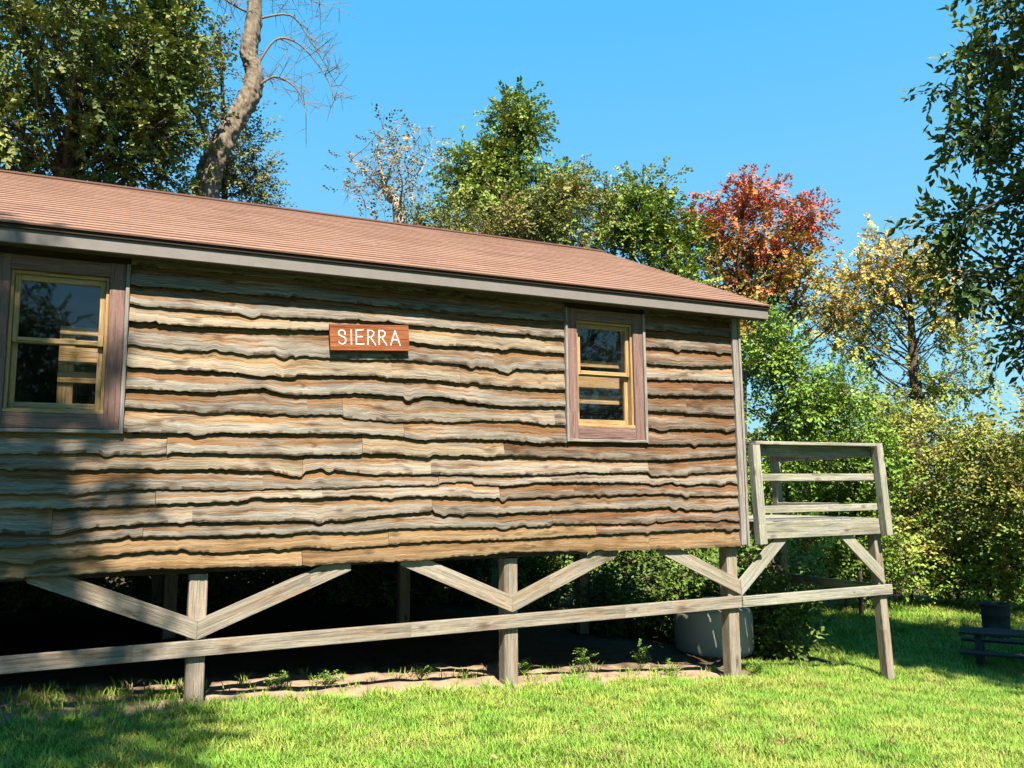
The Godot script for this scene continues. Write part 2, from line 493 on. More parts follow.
func window(cabin: Node, k: int) -> void:
	var x0: float = OPENINGS[k][0]
	var x1: float = OPENINGS[k][1]
	var w := node(cabin, "window")
	tag(w, "", "")
	w.set_meta("label", ["double-hung window in the shaded left part of the wall", "double-hung window with sunlit pinkish trim near the corner"][k])
	# outer casing boards, the left and right ones with a weathered strip against the siding ends
	var st: SurfaceTool
	for c in [[x0 - 0.10, SILL - 0.115, x0, HEAD + 0.1], [x1, SILL - 0.115, x1 + 0.10, HEAD + 0.1], [x0, HEAD, x1, HEAD + 0.1], [x0, SILL - 0.113, x1, SILL - 0.012]]:
		st = tool(); box(st, V(c[0], c[1], -0.02), V(c[2], c[3], 0.068)); part(w, "trim", st, M.trim)
	for c in [[x0 - 0.125, SILL - 0.14, x0 - 0.1015, HEAD + 0.1, 0.084], [x1 + 0.1015, SILL - 0.14, x1 + 0.128, HEAD + 0.1, 0.084], [x0 - 0.1, SILL - 0.142, x1 + 0.1, SILL - 0.1165, 0.078]]:
		st = tool(); box(st, V(c[0], c[1], -0.02), V(c[2], c[3], c[4])); part(w, "edge_strip", st, M.grey)
	# jambs and sill, inner wood
	for c in [[x0 + 0.001, SILL, x0 + 0.022, HEAD - 0.002, -0.12, 0.045], [x1 - 0.022, SILL, x1 - 0.001, HEAD - 0.002, -0.12, 0.045], [x0 + 0.022, HEAD - 0.024, x1 - 0.022, HEAD - 0.002, -0.12, 0.045], [x0 + 0.001, SILL - 0.011, x1 - 0.001, SILL + 0.018, -0.12, 0.06]]:
		st = tool(); box(st, V(c[0], c[1], c[4]), V(c[2], c[3], c[5])); part(w, "sill" if c[1] < SILL else "jamb", st, M.pine)
	var mid := 2.655
	for s in 2:   # upper sash outside, lower sash behind it
		var z := 0.004 - s * 0.036
		var lo: float = [mid - 0.018, SILL + 0.019][s]
		var hi: float = [HEAD - 0.025, mid + 0.018][s]
		var a := x0 + 0.0235
		var b := x1 - 0.0235
		var sash := node(w, "sash")
		var rl: float = [0.036, 0.048][s]
		var rh: float = [0.04, 0.036][s]
		for c in [[a, lo, a + 0.035, hi], [b - 0.035, lo, b, hi], [a + 0.035, lo, b - 0.035, lo + rl], [a + 0.035, hi - rh, b - 0.035, hi]]:
			st = tool(); box(st, V(c[0], c[1], z - 0.016), V(c[2], c[3], z + 0.016)); part(w, "sash_bar", st, M.pine)
		sash.free()
		st = tool()
		box(st, V(a + 0.03, lo + rl - 0.004, z - 0.004), V(b - 0.03, hi - rh + 0.004, z - 0.001))
		part(w, "pane", st, M.glass)

func shingle_slope(parent: Node, back: bool) -> void:
	var st := tool()
	var ang := atan(0.448)
	var up := V(0, sin(ang), -cos(ang)) if not back else V(0, sin(ang), cos(ang))
	var nrm := V(0, cos(ang), sin(ang)) if not back else V(0, cos(ang), -sin(ang))
	var foot := V(0, 3.389, 0.27) if not back else V(0, 3.389, BACK - 0.27)
	var long := 3.15 / cos(ang)
	var n := int(long / 0.132)
	for j in n + 1:
		var s0 := j * 0.132 - 0.004
		var s1 := minf(s0 + 0.17, long - 0.004)
		var x := LEFT_END - 0.2 + (0.15 if j % 2 else 0.0)
		while x < 0.255:
			var xe := minf(x + 0.2995, 0.26)
			var g := rng.randf_range(0.93, 1.07) * (1.0 + 0.14 * noise.get_noise_2d(x * 0.8, s0 * 2.0))
			st.set_color(Color(g * rng.randf_range(0.96, 1.04), g, g * rng.randf_range(0.95, 1.05)))
			var t := 0.012 + rng.randf_range(0.0, 0.003)
			var a := foot + up * s0 + nrm * t + V(x, 0, 0)
			var b := foot + up * s1 + nrm * 0.003 + V(x, 0, 0)
			var d := V(xe - x, 0, 0)
			st.set_smooth_group(-1)
			if not back:
				quad(st, a, b, b + d, a + d)
				quad(st, a - nrm * t, a, a + d, a + d - nrm * t)
			else:
				quad(st, a + d, b + d, b, a)
				quad(st, a + d - nrm * t, a + d, a, a - nrm * t)
			x += 0.30
	var o := part(parent, "shingles", st, M.shingle)
	o.set_meta("kind", "stuff")

func build_cabin() -> void:
	var cabin := thing("cabin", "cabin sided with live-edge boards, raised on posts, with a brown shingle roof", "cabin")
	var st: SurfaceTool
	# front wall behind the boards, left open at the windows
	st = tool()
	var wz0 := -0.11
	var wz1 := -0.008
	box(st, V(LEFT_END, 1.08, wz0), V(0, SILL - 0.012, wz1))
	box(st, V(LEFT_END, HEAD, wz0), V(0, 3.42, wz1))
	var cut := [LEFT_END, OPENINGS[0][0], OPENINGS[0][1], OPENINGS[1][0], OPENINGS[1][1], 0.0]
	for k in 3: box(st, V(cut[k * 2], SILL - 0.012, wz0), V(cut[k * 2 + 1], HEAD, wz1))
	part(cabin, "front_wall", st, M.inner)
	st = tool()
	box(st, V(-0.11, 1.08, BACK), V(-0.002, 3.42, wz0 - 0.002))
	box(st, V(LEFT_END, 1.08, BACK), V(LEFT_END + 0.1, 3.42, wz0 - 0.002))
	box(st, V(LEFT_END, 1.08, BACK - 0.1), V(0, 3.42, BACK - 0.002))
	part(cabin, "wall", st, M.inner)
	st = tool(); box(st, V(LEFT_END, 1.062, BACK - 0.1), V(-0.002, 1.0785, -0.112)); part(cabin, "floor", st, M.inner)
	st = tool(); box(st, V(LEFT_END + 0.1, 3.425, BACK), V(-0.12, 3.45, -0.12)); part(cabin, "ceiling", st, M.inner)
	# siding, each board its own piece
	for k in COURSES.size() - 1 + 1:
		var spans := [[LEFT_END, -0.088]]
		if k >= 8: spans = [[LEFT_END, OPENINGS[0][0] - 0.128], [OPENINGS[0][1] + 0.131, OPENINGS[1][0] - 0.128], [OPENINGS[1][1] + 0.131, -0.088]]
		var cuts: Array = JOINTS.get(k, []).duplicate()
		cuts.sort()
		for sp in spans:
			var at: float = sp[0]
			var list := []
			for c in cuts:
				if c > at + 0.1 and c < sp[1] - 0.1:
					list.append([at, c - 0.0015])
					at = c + 0.0015
			list.append([at, sp[1]])
			for ab in list:
				var shift := rng.randf_range(-0.004, 0.004)
				var top := (func(_x): return 3.38) if k == COURSES.size() - 1 else (func(x): return edge(k + 1, x))
				siding(cabin, ab[0], ab[1], func(x): return edge(k, x) + shift, top, M.boards[4 if k == 0 or (k == 1 and ab[0] < -3.0) else 3 if ab[0] > -2.7 and rng.randf() < 0.75 else rng.randi() % 3])
	# corner boards
	st = tool(); box(st, V(-0.086, 1.06, -0.006), V(-0.022, 3.40, 0.084)); part(cabin, "corner_board", st, M.grey)
	st = tool(); box(st, V(-0.020, 1.05, -0.03), V(0.006, 3.40, 0.094)); part(cabin, "corner_board", st, M.grey)
	# gable end: the same siding turned round the corner
	var gable := node(cabin, "gable_siding", V(0.002, 0, 0))
	gable.rotation.y = PI / 2
	var y := 1.06
	var row := 0
	while y < 4.55:
		var hi := y + 0.155
		var inset := maxf(0.03, (hi + 0.02 - 3.30) / 0.458)
		if inset < 2.7:
			var yy := y
			siding(gable, inset, -BACK - inset, func(x): return yy + 0.02 * noise.get_noise_2d(x * 2.0, yy * 40.0), func(_x): return yy + 0.155, M.boards[row % M.boards.size()])
		y = hi
		row += 1
	st = tool()   # gable triangle behind it
	st.set_smooth_group(-1)
	for s in [-0.004, -0.1]:
		var tri := [V(s, 3.42, 0), V(s, 4.70, BACK / 2), V(s, 3.42, BACK)]
		if s > -0.05: tri.reverse()
		for p in tri: st.add_vertex(p)
	part(cabin, "gable_wall", st, M.inner)
	# roof
	var roof := node(cabin, "roof")
	var ang := atan(0.448)
	for s in 2:
		st = tool()
		var e := V(0, 3.366, 0.25) if s == 0 else V(0, 3.366, BACK - 0.25)
		var r := V(0, 4.763, BACK / 2)
		var mid := (e + r) / 2
		beam(st, V(LEFT_END - 0.2, mid.y, mid.z), V(0.245, mid.y, mid.z), e.distance_to(r), 0.022, V(0, cos(ang), sin(ang) * (1 if s == 0 else -1)))
		part(roof, "roof_deck", st, M.inner)
		shingle_slope(roof, s == 1)
		# rake boards under the overhang of the gable
		st = tool()
		var p := e + V(0.228, -0.075, -0.03 if s == 0 else 0.03)
		beam(st, p, r + V(0.228, -0.075, 0), 0.02, 0.11, V(0, cos(ang), sin(ang) * (1 if s == 0 else -1)))
		part(roof, "rake_board", st, M.fascia)
	st = tool(); box(st, V(LEFT_END - 0.2, 3.262, 0.217), V(0.24, 3.375, 0.241)); part(roof, "fascia", st, M.fascia)
	st = tool(); box(st, V(LEFT_END - 0.2, 3.358, 0.2425), V(0.25, 3.391, 0.259)); part(roof, "drip_edge", st, M.drip)
	st = tool(); box(st, V(LEFT_END, 3.272, 0.085), V(0.22, 3.285, 0.216)); part(roof, "soffit", st, M.soffit)
	st = tool()
	for s in [-1, 1]: beam(st, V(LEFT_END - 0.2, 4.797, BACK / 2 + s * 0.055), V(0.262, 4.797, BACK / 2 + s * 0.055), 0.13, 0.012, V(0, cos(ang), sin(ang) * s))
	part(roof, "ridge_cap", st, M.ridge)
	# posts, rail and braces
	for z in [-0.075, -2.9, -5.65]:
		for x in [-12.4, -9.93, -7.46, -4.99, -2.51, -0.14]:
			st = tool()
			beam(st, V(x, rise(x, z) - 0.3, z), V(x + rng.randf_range(-0.01, 0.01), 1.0 if z < -1 else 1.03, z), 0.125, 0.125, Vector3.BACK, 0.008, rng.randf_range(0.85, 1.1))
			part(cabin, "post", st, M.timber)
		st = tool()
		if z < -1:
			box(st, V(LEFT_END, 0.8, z + 0.065), V(-0.1, 0.975, z + 0.11)); part(cabin, "beam", st, M.timber)
	st = tool(); box(st, V(-7.3, 0.462, -0.011), V(-0.075, 0.573, 0.029)); part(cabin, "rail", st, M.timber)
	st = tool(); box(st, V(-12.4, 0.458, -0.011), V(-7.304, 0.568, 0.029)); part(cabin, "rail", st, M.timber)
	for b in [[-4.99, 0.645, -5.93, 1.045], [-4.99, 0.645, -4.02, 1.02], [-2.51, 0.66, -3.36, 1.035], [-2.51, 0.66, -1.60, 1.02], [-0.075, 0.655, -0.90, 1.035], [-7.46, 0.655, -8.4, 1.04], [-7.46, 0.655, -6.5, 1.04]]:
		brace(cabin, b, 0.062, M.timber)
	for k in 2: window(cabin, k)

# a slanting strut, its foot cut plumb at x = b[0], its head run up behind what it carries
func brace(parent: Node, b: Array, half: float, m: Material) -> void:
	var st := tool()
	var d := Vector2(b[2] - b[0], b[3] - b[1]).normalized()
	var h := half / absf(d.x)
	var x1: float = b[2] + d.x * 0.14
	var y1: float = b[3] + d.y * 0.14
	var x0: float = b[0] + 0.001 * signf(d.x)
	var o := rng.randf()
	var L := absf(x1 - x0) / absf(d.x) / 2.0
	var t := rng.randf_range(0.9, 1.1)
	st.set_color(Color(t, t, t))
	var P := [Vector2(x0, b[1] - h), Vector2(x0, b[1] + h), Vector2(x1, y1 + h), Vector2(x1, y1 - h)]
	var U := [Vector2(o, o), Vector2(o, o + 0.31), Vector2(o + L, o + 0.31), Vector2(o + L, o)]
	if d.x < 0:
		P.reverse()
		U.reverse()
	var zf := 0.024
	var zb := -0.011
	var at := func(k, z): return V(P[k % 4].x, P[k % 4].y, z)
	quad(st, at.call(0, zf), at.call(1, zf), at.call(2, zf), at.call(3, zf), U[0], U[1], U[2], U[3])
	quad(st, at.call(3, zb), at.call(2, zb), at.call(1, zb), at.call(0, zb), U[3], U[2], U[1], U[0])
	for k in 4: quad(st, at.call(k, zb), at.call(k + 1, zb), at.call(k + 1, zf), at.call(k, zf), U[k], U[(k + 1) % 4], U[(k + 1) % 4] + Vector2(0, 0.08), U[k] + Vector2(0, 0.08))
	part(parent, "brace", st, m)

func build_sign() -> void:
	var s := thing("name_sign", "reddish brown board sign lettered SIERRA in white on the siding", "sign", V(-3.78, 2.818, 0.098))
	s.rotation.z = 0.055
	var st := tool()
	box(st, V(-0.322, -0.105, -0.012), V(0.322, 0.105, 0.012))
	part(s, "panel", st, M.signwood)
	var arc := []
	for k in 15:   # an S drawn with one stroke
		var t := k / 14.0
		var an := lerpf(-0.3, PI * 1.35, t * 2.0) if t < 0.5 else lerpf(PI * 0.5, -PI * 0.85, (t - 0.5) * 2.0)
		if t < 0.5: arc.append(Vector2(0.026 * cos(an) + 0.03, 0.026 * sin(an) + 0.087))
		else: arc.append(Vector2(0.030 * cos(an) + 0.03, 0.030 * sin(an) + 0.031))
	var R := [[Vector2(0, 0), Vector2(0.003, 0.115)], [Vector2(0.003, 0.113), Vector2(0.035, 0.112), Vector2(0.052, 0.098), Vector2(0.048, 0.075), Vector2(0.03, 0.060), Vector2(0.004, 0.058)], [Vector2(0.022, 0.058), Vector2(0.062, -0.004)]]
	var G := [["S", [arc], -0.258], ["I", [[Vector2(0, 0), Vector2(0.003, 0.115)]], -0.155], ["E", [[Vector2(0, 0.001), Vector2(0.003, 0.115)], [Vector2(0.003, 0.113), Vector2(0.058, 0.116)], [Vector2(0.003, 0.06), Vector2(0.05, 0.061)], [Vector2(0.001, 0.002), Vector2(0.06, 0.003)]], -0.115], ["R", R, -0.022], ["R", R, 0.07], ["A", [[Vector2(0, -0.002), Vector2(0.04, 0.112)], [Vector2(0.04, 0.112), Vector2(0.078, -0.006)], [Vector2(0.012, 0.04), Vector2(0.066, 0.04)]], 0.166]]
	for g in G:
		st = tool()
		var k := 0
		for line in g[1]:
			k += 1
			for i in line.size() - 1:
				var a := V(line[i].x + g[2], line[i].y - 0.055, 0.0132 + 0.0002 * k + 0.00005 * i)
				var b := V(line[i + 1].x + g[2], line[i + 1].y - 0.055, 0.0132 + 0.0002 * k + 0.00005 * i)
				var d := (b - a).normalized()
				beam(st, a - d * 0.004, b + d * 0.004, 0.0095, 0.003, Vector3.BACK, 0.0008)
		part(s, "letter", st, M.white)

func build_deck() -> void:
	var d := thing("entry_deck", "small weathered railed deck on posts at the cabin's right end", "deck")
	var st: SurfaceTool
	var P := func(called, a, b): 
		var t := tool()
		box(t, a, b, rng.randf_range(0.88, 1.1))
		part(d, called, t, M.pale)
	P.call("rim_board", V(0.10, 1.100, 0.022), V(1.85, 1.262, 0.058))
	P.call("rim_board", V(1.805, 1.100, -1.5), V(1.845, 1.232, 0.020))
	P.call("rim_board", V(0.10, 1.100, -1.54), V(1.85, 1.268, -1.502))
	for k in 13: P.call("deck_board", V(0.105 + k * 0.134, 1.234, -1.50), V(0.105 + k * 0.134 + 0.126, 1.270, 0.021))
	# newel post against the corner board, and the two end posts
	st = tool(); beam(st, V(0.135, 1.06, 0.105), V(0.095, 2.02, 0.105), 0.09, 0.085, Vector3.BACK, 0.006); part(d, "post", st, M.pale)
	st = tool(); beam(st, V(1.862, 1.09, 0.105), V(1.790, 2.06, 0.105), 0.09, 0.09, Vector3.BACK, 0.006); part(d, "post", st, M.pale)
	st = tool(); beam(st, V(1.930, rise(1.93, -0.05) - 0.3, -0.05), V(1.835, 1.098, -0.05), 0.10, 0.10, Vector3.BACK, 0.006); part(d, "post", st, M.timber)
	st = tool(); beam(st, V(1.85, rise(1.85, -1.46) - 0.3, -1.46), V(1.85, 1.098, -1.46), 0.10, 0.10, Vector3.BACK, 0.006); part(d, "post", st, M.timber)
	st = tool(); beam(st, V(1.885, 1.10, -1.5), V(1.855, 2.022, -1.5), 0.09, 0.09, Vector3.BACK, 0.006); part(d, "post", st, M.pale)
	for h in [[1.35, 1.422], [1.665, 1.738]]:
		P.call("rail", V(0.10, h[0], 0.020), V(1.83, h[1], 0.058))
		P.call("rail", V(1.815, h[0], -1.45), V(1.852, h[1], 0.016))
	P.call("top_rail", V(0.10, 1.915, 0.010), V(1.80, 2.022, 0.046))
	P.call("rail_cap", V(0.085, 2.024, 0.004), V(1.742, 2.056, 0.150))
	P.call("rail_cap", V(1.746, 2.024, -1.54), V(1.86, 2.056, 0.055))
	P.call("top_rail", V(1.815, 1.915, -1.45), V(1.852, 2.022, 0.008))
	P.call("lower_rail", V(-0.07, 0.464, 0.003), V(1.96, 0.566, 0.042))
	P.call("lower_rail", V(1.90, 0.46, -1.5), V(1.935, 0.56, -0.001))
	for b in [[-0.070, 0.645, 0.44, 1.07], [1.87, 0.650, 1.38, 1.07]]:
		brace(d, b, 0.060, M.pale)

func build_bunk(at: Vector3, label: String) -> void:
	var b := thing("bunk_bed", label, "bed", at, 0.0, "bunk beds inside the cabin")
	var st: SurfaceTool
	for x in [0.05, 1.95]:
		for z in [-0.05, -0.8]:
			st = tool(); box(st, V(x - 0.05, 0, z - 0.02), V(x + 0.05, 1.72, z + 0.02)); part(b, "post", st, M.pine)
	for z in [-0.028, -0.822]:
		for h in [[0.35, 0.50], [1.31, 1.39], [1.45, 1.565], [1.655, 1.715]]:
			st = tool(); box(st, V(0.0, h[0], z), V(2.0, h[1], z + 0.02 * signf(z + 0.4))); part(b, "rail", st, M.pine)
	for h in [0.38, 1.33]:
		for k in 9:
			st = tool(); box(st, V(0.12 + k * 0.21, h, -0.82), V(0.24 + k * 0.21, h + 0.02, -0.05)); part(b, "slat", st, M.pine)
		st = tool(); box(st, V(0.11, h + 0.022, -0.775), V(1.89, h + 0.12, -0.075)); part(b, "mattress", st, M.canvas)

func lathe(st: SurfaceTool, prof: Array, sides: int, smooth := 0) -> void:
	var rows := []
	var us := []
	for p in prof:
		var r := []
		var u := []
		for s in sides + 1:
			var an := TAU * s / sides
			r.append(V(cos(an) * p[0], p[1], -sin(an) * p[0]))
			u.append(Vector2(float(s) / sides, p[1]))
		rows.append(r)
		us.append(u)
	grid(st, rows, us, smooth)

func build_small() -> void:
	# tank under the corner
	var t := thing("water_tank", "off-white round tank under the cabin behind the corner post", "tank", V(0.84, rise(0.84, -1.55) - 0.02, -1.55))
	var st := tool()
	lathe(st, [[0.0, 0.0], [0.36, 0.0], [0.425, 0.03], [0.45, 0.09], [0.452, 0.30], [0.45, 0.47], [0.43, 0.53], [0.33, 0.57], [0.12, 0.59], [0.0, 0.59]], 36)
	part(t, "shell", st, M.tank)
	st = tool(); lathe(st, [[0.14, 0.58], [0.14, 0.62], [0.12, 0.635], [0.0, 0.635]], 20); part(t, "lid", st, M.tank)
	st = tool()
	# trash barrel
	var bp := V(6.15, 0, -1.75)
	t = thing("trash_barrel", "dark barrel standing in the shade by the thicket", "barrel", V(bp.x, rise(bp.x, bp.z) - 0.01, bp.z))
	st = tool(); lathe(st, [[0.0, 0.0], [0.165, 0.0], [0.172, 0.01], [0.178, 0.16], [0.186, 0.17], [0.186, 0.185], [0.18, 0.195], [0.186, 0.33], [0.194, 0.34], [0.194, 0.355], [0.188, 0.365], [0.192, 0.485]], 24); part(t, "drum", st, M.dark)
	st = tool(); lathe(st, [[0.192, 0.475], [0.203, 0.48], [0.203, 0.50], [0.19, 0.505], [0.18, 0.47], [0.17, 0.1], [0.0, 0.1]], 24); part(t, "rim", st, M.dark)
	# low picnic table
	var q := V(5.0, 0, -0.55)
	t = thing("picnic_table", "dark low picnic table in the shade at the lawn's right edge", "table", V(q.x, rise(q.x, q.z) - 0.005, q.z), -0.95)
	for k in 4: 
		st = tool(); box(st, V(-0.75, 0.46, -0.25 + k * 0.127), V(0.75, 0.49, -0.25 + k * 0.127 + 0.118)); part(t, "top_board", st, M.dark)
	for s in [-1, 1]:
		st = tool(); box(st, V(-0.75, 0.27, s * 0.52 - 0.09), V(0.75, 0.30, s * 0.52 + 0.09)); part(t, "bench", st, M.dark)
		st = tool(); box(st, V(s * 0.5 - 0.02, 0.21, -0.6), V(s * 0.5 + 0.02, 0.268, 0.6)); part(t, "bench_bearer", st, M.dark)
		for e in [-1, 1]:
			st = tool(); beam(st, V(s * 0.541, 0.0, e * 0.46), V(s * 0.541, 0.458, e * 0.17), 0.04, 0.08, Vector3.RIGHT, 0.004); part(t, "leg", st, M.dark)
	# weeds along the foot of the cabin
	var spots := [[-4.35, -0.30, 0.11, "small leafy weed on the bare soil right of the left post"], [-3.95, -0.42, 0.10, "small weed on the bare soil left of the middle post"], [-3.2, -0.33, 0.09, "sprig of weed at the soil's dark edge left of the middle post"], [-1.55, -0.45, 0.17, "upright weed on the soil right of the middle post"], [-0.95, -0.42, 0.22, "bushy weed growing on the soil before the tank"], [-0.75, -0.25, 0.13, "low weed beside the bushy weed before the tank"], [-2.2, -0.4, 0.10, "weed just right of the middle post"], [0.35, -0.25, 0.14, "weed at the foot of the corner post"]]
	for w in spots:
		var o := thing("weed", w[3], "plant", V(w[0], rise(w[0], w[1]) - 0.005, w[1]), 0.0, "weeds at the foot of the cabin")
		st = tool()
		var xf := []
		var cols := []
		for k in 5:
			var d := V(rng.randf_range(-0.5, 0.5), 1, rng.randf_range(-0.5, 0.5)).normalized()
			var hgt: float = w[2] * rng.randf_range(0.7, 1.3)
			tube(st, [Vector3.ZERO, d * hgt * 0.5, d * hgt], [0.003, 0.0025, 0.0015], 4)
			for j in 5:
				var out := V(rng.randfn(), 0.3, rng.randfn()).normalized()
				var y := out.cross(V(0, 1, 0).cross(out)).normalized()
				var sc := 0.28 * rng.randf_range(0.7, 1.2)
				xf.append(Transform3D(Basis(out * sc, y * sc, out.cross(y) * sc), d * hgt * (0.4 + 0.15 * j)))
				cols.append(Color(0.13, 0.22, 0.04) * rng.randf_range(0.8, 1.2))
		part(o, "stem", st, M.weedstem)
		scatter(o, "leaves", M.spray_small, M.leaf, xf, cols)
	# fallen leaves on the lawn
	for k in 18:
		var x := rng.randf_range(-5.5, 2.2)
		var z := rng.randf_range(0.4, 3.0)
		st = tool()
		st.set_smooth_group(-1)
		var l := rng.randf_range(0.02, 0.034)
		var pts := [V(-l, 0, 0), V(-l * 0.3, 0.008, l * 0.55), V(l * 0.5, 0.004, l * 0.4), V(l, 0.012, 0), V(l * 0.5, 0.006, -l * 0.45), V(-l * 0.3, 0.009, -l * 0.5)]
		for i in 6:
			for p in [V(0, 0, 0), pts[i], pts[(i + 1) % 6]]: st.add_vertex(p)
		var o := part(self, "fallen_leaf", st, M.fallen[k % 3])
		o.position = V(x, rise(x, z) + 0.05 + rng.randf() * 0.015, z)
		o.rotation = V(rng.randf_range(-0.4, 0.4), rng.randf() * TAU, rng.randf_range(-0.4, 0.4))
		tag(o, "small dry fallen leaf lying on the lawn", "leaf", "fallen leaves on the lawn")

# ---------------------------------------------------------------- ground and grass
func build_ground() -> void:
	var xs := []
	var zs := []
	var x := -150.0
	while x < 160.0:
		xs.append(x)
		x += 0.09 if x > -9.0 and x < 3.5 else (0.3 if x > -15.0 and x < 14.0 else (2.5 if absf(x) < 40.0 else 12.0))
	var z := -150.0
	while z < 80.0:
		zs.append(z)
		z += 0.07 if z > -2.2 and z < 1.0 else (0.16 if z > -3 and z < 5.0 else (0.4 if z > -14.0 and z < 14.0 else (3.0 if absf(z) < 40.0 else 12.0)))
	var w := xs.size()
	var h := zs.size()
	var st := tool()
	st.set_smooth_group(0)
	var soil := Color(0.29, 0.215, 0.155)
	var turf := Color(0.054, 0.076, 0.02)
	var litter_and_shade := Color(0.072, 0.05, 0.029)
	for j in h:
		for i in w:
			var b := bare(xs[i], zs[j])
			var f := smoothstep(0.0, 2.0, -(zs[j] + 2.0 + maxf(0.0, 2.0 - xs[i]) * 0.0) - 2.4 + noise.get_noise_2d(xs[i] * 0.8, zs[j] * 0.8)) if xs[i] > 0 else 0.0
			var c := turf.lerp(litter_and_shade, f).lerp(soil, b)
			if xs[i] < 1.5: c = c.lerp(litter_and_shade, smoothstep(-0.55, -0.95, zs[j] + 0.35 * noise.get_noise_2d(xs[i] * 5.0, zs[j] * 5.0)))  # leaf litter, its dark tone also painting in the shade under the cabin
			var g := 1.0 + 0.3 * noise.get_noise_2d(xs[i] * 4.0, zs[j] * 4.0)
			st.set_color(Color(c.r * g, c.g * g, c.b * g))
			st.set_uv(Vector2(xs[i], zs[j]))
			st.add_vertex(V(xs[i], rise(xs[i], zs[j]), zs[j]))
	for j in h - 1:
		for i in w - 1:
			var a := j * w + i
			for k in [a, a + 1, a + w, a + 1, a + w + 1, a + w]: st.add_index(k)
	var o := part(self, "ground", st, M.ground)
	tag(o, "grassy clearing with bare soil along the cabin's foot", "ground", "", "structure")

func build_grass() -> void:
	var st := tool()
	var r := RandomNumberGenerator.new()
	r.seed = 77
	for k in 8:
		var an := r.randf() * TAU
		var foot := V(r.randf_range(-0.03, 0.03), -0.01, r.randf_range(-0.03, 0.03))
		var lean := V(cos(an), 0, sin(an)) * r.randf_range(0.01, 0.05)
		var hgt := r.randf_range(0.05, 0.10)
		var sd := V(-sin(an + r.randf_range(-0.6, 0.6)), 0, cos(an)) * r.randf_range(0.0022, 0.0036)
		var g := r.randf_range(0.8, 1.2)
		st.set_color(Color(g * r.randf_range(0.9, 1.15), g, g))
		var m := foot + lean * 0.35 + V(0, hgt * 0.6, 0)
		var t := foot + lean * 1.4 + V(0, hgt, 0)
		for p in [foot - sd, m - sd * 0.8, m + sd * 0.8, foot - sd, m + sd * 0.8, foot + sd, m - sd * 0.8, t, m + sd * 0.8]: st.add_vertex(p)
	st.generate_normals()
	var mesh := st.commit()
	var xf := []
	var cols := []
	var areas := [[-7.5, 3.2, -0.75, 4.2, 1500.0], [2.2, 9.5, -5.0, 3.0, 420.0], [-14.0, -7.5, 0.3, 6.0, 200.0], [-7.5, 9.0, 4.2, 8.5, 200.0], [9.5, 16.0, -6.0, 4.0, 80.0]]
	for a in areas:
		var n := int((a[1] - a[0]) * (a[3] - a[2]) * a[4])
		for k in n:
			var x := rng.randf_range(a[0], a[1])
			var z := rng.randf_range(a[2], a[3])
			if a[4] > 1000 and z > 2.0 and x < -4.3 and rng.randf() < 0.75: continue    # out of the photograph, thinner
			var b := bare(x, z)
			var clump := noise.get_noise_2d(x * 2.2 + 60.0, z * 2.2)
			if b > 0.25 and rng.randf() > (0.16 if x < -5.0 else 0.035) * (1.0 - smoothstep(-0.3, -0.8, z)): continue
			if x > 3.2 and z < -4.2 + 0.0 * x and rng.randf() < 0.5: continue
			var s := rng.randf_range(0.55, 1.0) * (1.0 + 0.25 * clump)
			if z < 0.35: s *= 1.15
			if x > 3.5 and z < -2.4: s *= 1.6
			var t := Basis(Vector3.UP, rng.randf() * TAU).scaled(V(s * 1.1, s * rng.randf_range(0.7, 1.1), s * 1.1))
			xf.append(Transform3D(t, V(x, rise(x, z), z)))
			var dry := clampf(0.34 + 0.75 * noise.get_noise_2d(x * 1.3, z * 1.3 + 30.0) + 0.3 * noise.get_noise_2d(x * 5.0, z * 5.0) + rng.randf_range(-0.3, 0.3), 0, 1)
			var c := Color(0.150, 0.295, 0.034).lerp(Color(0.310, 0.365, 0.075), dry)
			if rng.randf() < 0.04 + 0.16 * smoothstep(0.25, 0.6, noise.get_noise_2d(x * 0.9 + 7.0, z * 2.0)): c = Color(0.30, 0.25, 0.11)
			var g := rng.randf_range(0.8, 1.2)
			cols.append(Color(c.r * g, c.g * g, c.b * g))
	var o := scatter(self, "grass", mesh, M.blade, xf, cols)
	tag(o, "short green lawn grass in front of the cabin", "grass", "", "stuff")

# ---------------------------------------------------------------- trees
func tree(called: String, label: String, foot: Vector3, trunk: Array, radii: Array, lobes: Array, cr: float, per: int, mesh: Mesh, hues: Array, bark: Material, limb := 0.05, group := "trees round the clearing", category := "tree", crown_name := "crown") -> Node3D:
	foot.y = rise(foot.x, foot.z) - 0.1
	var t := thing(called, label, category, foot, 0.0, group)
	var pts := [foot] + trunk
	crown(t, pts, radii, lobes, cr, per, mesh, M.leaf, bark, pick(hues) if hues[0] is Color else hues[0], limb, crown_name)
	return t

